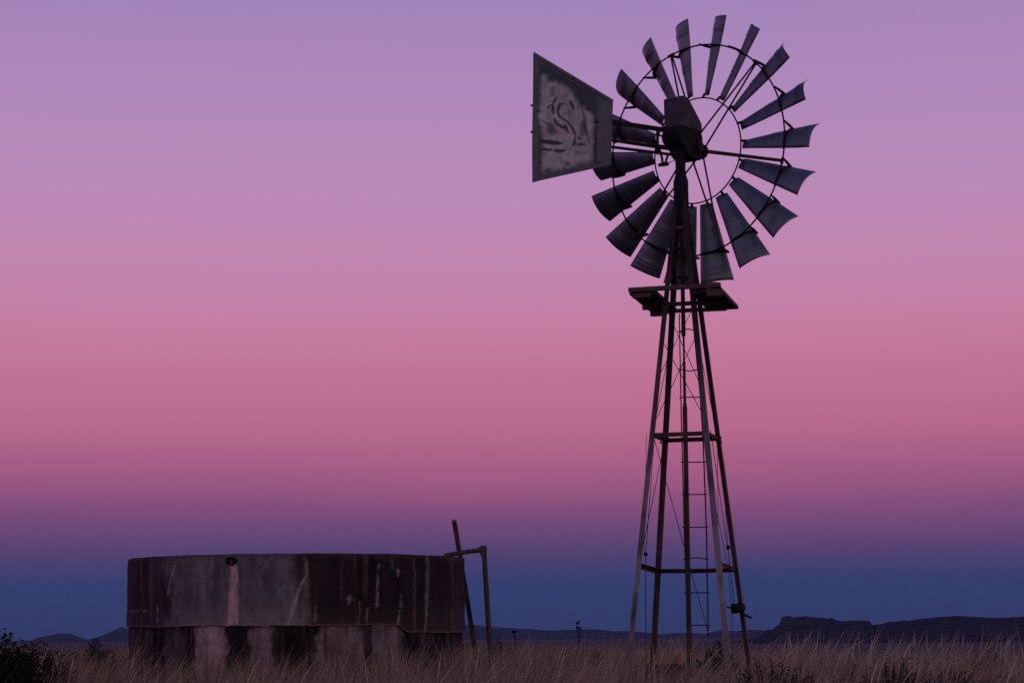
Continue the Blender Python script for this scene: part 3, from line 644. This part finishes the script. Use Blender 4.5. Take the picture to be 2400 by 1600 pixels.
# folded edges and the plain inner sheet, each a little proud of the painted sheet
def strip(pts4, off=.006, th=.004, name='border'):
    p = [q+TN*off for q in pts4]; g = [[p[0].lerp(p[3], v/4) for v in range(5)], [p[1].lerp(p[2], v/4) for v in range(5)]]
    bevelled(MB().sheet(g, th, smooth=False).build(name, M['vane_plain'], vane), .0015)
strip([vz(88, 112), vz(140, 190), vz(140, 1450), vz(78, 1505)], .008)
strip([vz(88, 100), vz(955, 622), vz(948, 655), vz(100, 148)], .011); strip([vz(150, 192), vz(600, 470), vz(606, 490), vz(150, 210)], .006)
strip([vz(80, 1512), vz(930, 1322), vz(926, 1280), vz(86, 1470)], .011)
strip([vz(786, 600), vz(950, 650), vz(930, 1290), vz(770, 1300)], .009, name='inner_sheet')
for x, y in ((72, 680), (70, 968), (140, 740), (772, 860), (766, 1040), (520, 390)): 
    P = vz(x, y)+TN*.012; MB().tube([P-TN*.02, P+TN*.008], .011, 8).build('bolt', M['dark_iron'], vane)

# winch on the right leg
wz = 1.0
WC = at(1718, 1425, 23.15); WD = at(1739, 1425, 23.15)
w = MB(); w.bar(at(1732, 1408, 23.2), at(1740, 1452, 23.2), .03, .05, (0, 1, 0)); wo = bevelled(w.build('winch', M['dark_iron'], mill), .004)
MB().tube([WC+Vector((-.012, .0, 0)), WC+Vector((-.01, -.01, 0)), WC+Vector((.05, -.02, .0)), WC+Vector((.055, -.02, 0))], [.02, .055, .052, .03], 16).build('drum', M['dark_iron'], wo)
MB().tube([WD+Vector((-.02, -.05, .01)), WD+Vector((-.02, -.03, .01)), WD+Vector((-.02, .05, .01)), WD+Vector((-.02, .06, .01))], [.03, .056, .056, .03], 16).build('drum', M['dark_iron'], wo)
MB().tube([at(1741, 1438, 23.1), at(1761, 1447, 23.05)], .013, 8).build('crank', M['dark_iron'], wo)
MB().tube([at(1702, 1421, 23.1), at(1714, 1423, 23.12)], .008, 8).build('axle', M['dark_iron'], wo)

# ------------------------------------------------------------------ stones at the foot of the tower
def stone(name, px, py, Y, w, h, seed, label):
    P = at(px, py, Y); me = bpy.data.meshes.new(name); bm = bmesh.new(); bmesh.ops.create_cube(bm, size=1); bmesh.ops.subdivide_edges(bm, edges=bm.edges, cuts=4, use_grid_fill=True)
    r = random.Random(seed); ph = [r.uniform(0, 9) for _ in range(3)]
    for v in bm.verts:
        q = v.co.copy(); s = .5/max(q.length, .01); q = q.lerp(q*s*1.25, .35)
        k = 1+.1*math.sin(q.x*7+ph[0])+.1*math.sin(q.y*8+ph[1])+.08*math.sin(q.z*9+ph[2]); v.co = Vector((q.x*k*w, q.y*k*w*1.2, q.z*k*h))
    for f in bm.faces: f.smooth = True
    bm.to_mesh(me); bm.free(); o = link(name, me, M['stone']); o.location = (P.x, P.y, P.z-h*.5); return tag(o, label, 'stone')
stone('sandstone_block', 1547, 1535, 22.6, .15, .12, 3, 'wider orange stone block in the grass between the rear leg and pump pipe')
stone('sandstone_block', 1592, 1534, 22.5, .11, .13, 8, 'small orange stone block in the grass close beside the pump pipe')
M['gap_dark'] = material('dark_gap_footing', [(.03, .026, .028), (.07, .06, .06)], .95, 8, 6, bump=.4)  # block added under the stones, its dark colour standing for the shaded gap
P = at(1570, 1553, 22.6); b = MB(); b.bar(Vector((P.x-.26, P.y, P.z/2-.06)), Vector((P.x+.18, P.y-.03, P.z/2-.06)), .3, P.z+.1)
tag(bevelled(b.build('added_footing', M['gap_dark']), .02), 'low footing added for the dark gap under the two orange stone blocks', 'footing')

# ------------------------------------------------------------------ shrubs and stalks
def shrub(name, px, Y, width, h, n, label, mat='leaf', leaf=.03, spiky=.0, cat='shrub', group=None):
    x, y = at(px, 1500, Y).x, Y; base = Vector((x, y, float(gz(x, y))))
    e = empty(name, base, label, cat, group); r = random.Random(int(px*7+Y)); tw = MB(); lf = MB()
    nb = max(12, min(320, int(n/45))); tips = []
    for i in range(nb):
        an = r.uniform(0, 2*math.pi); rr = width*.5*math.sqrt(r.random()); hh = h*(1-.55*(rr/(width*.5))**2)*r.uniform(.7, 1.05)
        tip = base+Vector((rr*math.cos(an), rr*math.sin(an), hh)); mid = base.lerp(tip, .5)+Vector((0, 0, -.02*h))
        tw.tube([base+Vector((rr*.1*math.cos(an), rr*.1*math.sin(an), -.03)), mid, tip], [.012, .007, .003], 4, False); tips.append((base, mid, tip))
    for i in range(n):
        b_, m_, t_ = r.choice(tips); t = r.uniform(.25, 1.06) if r.random() < .8 else r.uniform(.0, .4); p = b_.lerp(m_, t*2) if t < .5 else m_.lerp(t_, t*2-1)
        p = p+Vector((r.gauss(0, 1), r.gauss(0, 1), r.gauss(0, .7)))*(width*.028+.01)
        d = Vector((r.gauss(0, 1), r.gauss(0, 1), r.gauss(.3+spiky*2, .8))).normalized(); s = d.cross(Vector((r.gauss(0, 1), r.gauss(0, 1), r.gauss(0, 1)))).normalized()
        l = leaf*r.uniform(.6, 1.5); q = l*(.5-.35*spiky); lf.add([p-s*q*.5, p+d*l*.5-s*q*.2, p+d*l, p+d*l*.5+s*q*.6], [(0, 1, 2, 3)])
    tw.build('stem', M['twig'], e); lf.build('foliage', M[mat], e); return e
shrub('thorn_bush', 8, 13.5, .72, .74, 30000, 'large black thorn bush filling the lower left corner of the view', leaf=.038)
shrub('thorn_bush', 100, 19, .66, .66, 12000, 'mid sized dark bush sloping down beside the large corner bush', leaf=.03)
shrub('thorn_bush', 150, 40, 1.0, .52, 1500, 'low dark bush in the grass below the left blue mountain', leaf=.06)
shrub('thorn_bush', 228, 42, .75, .66, 1600, 'dark round bush left of the tank and in front of the second blue peak', leaf=.06)
shrub('thorn_bush', 272, 36, .7, .5, 900, 'low dark bush tucked in grass beside the left wall of the tank', leaf=.05)
G = 'low reddish bushes in the grass right of the windmill'
for i, (px, Y, w, h, lab) in enumerate([(1805, 21, .62, .52, 'dark bush in grass just right of the winch leg'), (1868, 22, .5, .45, 'small reddish bush second to the right of the winch leg'),
                      (1985, 20, .5, .44, 'small reddish bush in grass below the flat rocky hilltop'), (2078, 19.5, .6, .55, 'tallest reddish bush in grass right of the rocky hilltop'), (2140, 21, .6, .46, 'low reddish bush close right of the tallest reddish one'),
                      (2205, 20, .55, .47, 'reddish bush in grass below the rounded hill crest'), (2268, 21, .6, .43, 'last reddish bush towards the right edge of the grass')]):
    shrub('karoo_bush', px, Y*.7, w*1.3, h*1.06, 6500, lab, 'redleaf', .021, group=G)
shrub('karoo_bush', 2312, 48, .95, .43, 1300, 'small distant dark bush on the grass line near the right edge', 'leaf', .06)
shrub('spiky_bush', 1678, 27, .5, .62, 900, 'dark spiky bush behind the foot of the ladder', 'leaf', .12, .8)
shrub('thorn_bush', 1176, 44, .6, .72, 1100, 'dark low bush on the grass line right of the inlet pipe', leaf=.05)
shrub('thorn_bush', 1392, 44, .95, .46, 1300, 'dark low bush on the grass line left of the windmill', leaf=.05)
def stalk_plant(name, px, py, Y, tips, label, hr=.035):
    top = at(px, py, Y); x, y = top.x, top.y; base = Vector((x-.03, y, float(gz(x, y))-.02)); e = empty(name, base, label, 'plant')
    fork = base.lerp(top, .72)+Vector((.02, 0, 0)); s = MB(); s.tube([base, base.lerp(fork, .5)+Vector((.015, 0, 0)), fork], [.007, .006, .005], 6); hds = MB(); r = random.Random(px)
    for dx, dy in tips:
        T = at(px+dx, py+dy, Y); s.tube([fork, fork.lerp(T, .5)+Vector((.01, 0, -.01)), T], [.005, .004, .003], 5)
        for i in range(40):
            d = Vector((r.gauss(0, 1), r.gauss(0, 1), r.gauss(.25, .9))).normalized(); q = d.cross(Vector((r.gauss(0, 1), r.gauss(0, 1), r.gauss(0, 1)))).normalized(); p = T+d*hr*r.uniform(.0, .5); l = hr*r.uniform(.6, 1.4)
            hds.add([p, p+d*l*.5+q*l*.18, p+d*l, p+d*l*.5-q*l*.18], [(0, 1, 2, 3)])
    s.build('stem', M['twig'], e); hds.build('flower_head', M['leaf'], e)
stalk_plant('seed_stalk', 1353, 1460, 26, [(-1, 0), (0, 10), (8, 13), (2, -3)], 'thin forked stalk with dark seed heads standing alone above the grass', .02)
stalk_plant('seed_stalk', 1205, 1479, 32, [(-3, 0), (2, 1), (0, 2)], 'short umbrella shaped seed head on the grass line right of the inlet pipe', .022)

# ------------------------------------------------------------------ grass (one mass nobody could count)
def grass(name, ntuft, per, d0, d1, hmean, width, segs, seed, xpad, stalk_frac, mat):
    g = np.random.default_rng(seed)
    d = np.sqrt(g.uniform(d0**2, d1**2, ntuft)) if d1 > 30 else g.uniform(d0, d1, ntuft)
    tx = g.uniform(-1, 1, ntuft)*(d*.245+xpad)
    dens = fbm(tx*.55+50, d*.55, seed+70)
    keep = dens+g.uniform(-.2, .2, ntuft) > .44
    tx, d, dens = tx[keep], d[keep], dens[keep]
    nb = np.maximum(2, g.poisson(per, len(tx)))
    X = np.repeat(tx, nb); Y = np.repeat(d, nb); n = len(X)
    hT = np.repeat(np.clip(g.normal(1, .22, len(tx)), .5, 1.5)*(.7+.62*dens), nb); leanT = np.repeat(g.normal(.3, .2, len(tx)), nb); colT = np.repeat(g.normal(0, 1, len(tx)), nb)
    X = X+g.normal(0, .085, n); Y = Y+g.normal(0, .085, n)
    ok = (np.hypot(X-TX, Y-TY) > TR+.02); X, Y, hT, leanT, colT = X[ok], Y[ok], hT[ok], leanT[ok], colT[ok]; n = len(X)
    zone = np.interp(X, [-4.5, -3.2, -.6, .6, 1.9, 2.6, 5], [.86, .95, .97, .97, .84, .76, .76])*np.where((X < -2.6) & (Y < 14.5), .68, 1)
    h = hmean*zone*hT*g.uniform(.45, 1.12, n); sp = fbm(X*.7+20, Y*.4, seed+31)
    st = g.random(n) < stalk_frac*np.interp(X, [-4, 0, 2, 3, 5], [.5, .6, 1.0, 1.15, .95])*sstep(.3, .65, sp)*1.5; h = np.where(st, hmean*g.uniform(.95, 1.45, n)*np.interp(X, [1.5, 3], [1, 1.14]), h)
    near = np.clip((Y-4)/9, 0, 1); h = np.minimum(h, .30+.62*near)
    gap = np.exp(-(((X-1.6)/.55)**2+((Y-20.6)/1.7)**2)); h = h*(1-.42*gap)
    Z = gz(X, Y)-.02
    lean = leanT+g.normal(0, .16, n); ly = g.normal(0, .16, n); an = g.uniform(0, np.pi, n)
    w = width*g.uniform(.6, 1.5, n)*np.where(st, .45, 1)
    rows = []
    for k in range(segs+1):
        t = k/segs
        cx = X+h*(lean*t**1.8); cy = Y+h*(ly*t**1.8); cz = Z+h*t*np.sqrt(np.clip(1-.28*(lean*t)**2, .3, 1))
        prof = (1-t)**.7 if k < segs else 0.0
        ww = w*prof; ww = np.where(st & (t > .75) & (k < segs), w*2.0, ww) if segs > 3 else ww
        if k < segs:
            rows.append(np.stack([cx-ww*np.cos(an)*.5, cy-ww*np.sin(an)*.5, cz], 1)); rows.append(np.stack([cx+ww*np.cos(an)*.5, cy+ww*np.sin(an)*.5, cz], 1))
        else: rows.append(np.stack([cx, cy, cz], 1))
    V = np.stack(rows, 1); per_v = 2*segs+1; verts = V.reshape(-1, 3)
    tri = []
    for k in range(segs-1):
        a = 2*k; tri += [(a, a+1, a+3), (a, a+3, a+2)]
    tri.append((2*segs-2, 2*segs-1, 2*segs))
    T = (np.arange(n)[:, None, None]*per_v+np.array(tri)[None]).reshape(-1, 3)
    me = bpy.data.meshes.new(name); me.vertices.add(len(verts)); me.vertices.foreach_set('co', verts.astype(np.float32).ravel())
    me.loops.add(T.size); me.loops.foreach_set('vertex_index', T.astype(np.int32).ravel())
    me.polygons.add(len(T)); me.polygons.foreach_set('loop_start', np.arange(0, T.size, 3, dtype=np.int32)); me.update(calc_edges=True)
    k = np.clip(.5+.22*colT+.12*g.normal(0, 1, n)+(fbm(X*.8, Y*.8, 99)-.5)*1.1, 0, 1)[:, None]
    c = np.array([.13, .088, .06])*(1-k)+np.array([.54, .42, .275])*k
    c = np.where(st[:, None], np.array([.5, .41, .3]), c)*g.uniform(.65, 1.25, n)[:, None]
    c = np.repeat(c, per_v, 0); c = np.concatenate([c, np.ones((len(c), 1))], 1).astype(np.float32)
    at_ = me.color_attributes.new('paint', 'FLOAT_COLOR', 'POINT'); at_.data.foreach_set('color', c.ravel())
    o = link(name, me, mat); tag(o, kind='stuff'); return o
grass('grass', 1300, 24, 4, 12, .50, .0056, 5, 1, 2.0, .03, M['grass'])
grass('grass', 2500, 26, 11, 22, .53, .0074, 5, 2, 2.0, .03, M['grass'])
grass('grass', 2600, 22, 21, 34, .53, .0095, 5, 3, 2.5, .03, M['grass'])
grass('grass', 5200, 14, 33, 80, .50, .0120, 3, 5, 3.0, .03, M['grass'])

# ------------------------------------------------------------------ air
hm = bpy.data.materials.new('thin_evening_haze'); hm.use_nodes = True; t = hm.node_tree
for nn in list(t.nodes): t.nodes.remove(nn)
pv = t.nodes.new('ShaderNodeVolumePrincipled'); pv.inputs['Color'].default_value = (.33, .46, .83, 1); pv.inputs['Density'].default_value = 4.2e-5; pv.inputs['Anisotropy'].default_value = 0
om = t.nodes.new('ShaderNodeOutputMaterial'); t.links.new(pv.outputs[0], om.inputs['Volume'])
me = bpy.data.meshes.new('haze'); bm = bmesh.new(); bmesh.ops.create_cube(bm, size=1)
zmin, zmax = float(GZ.min())-1.5, 190.0
for v in bm.verts: v.co = Vector((v.co.x*30000, v.co.y*30000, zmin+(v.co.z+.5)*(zmax-zmin)))
bm.to_mesh(me); bm.free(); tag(link('haze', me, hm), kind='stuff')
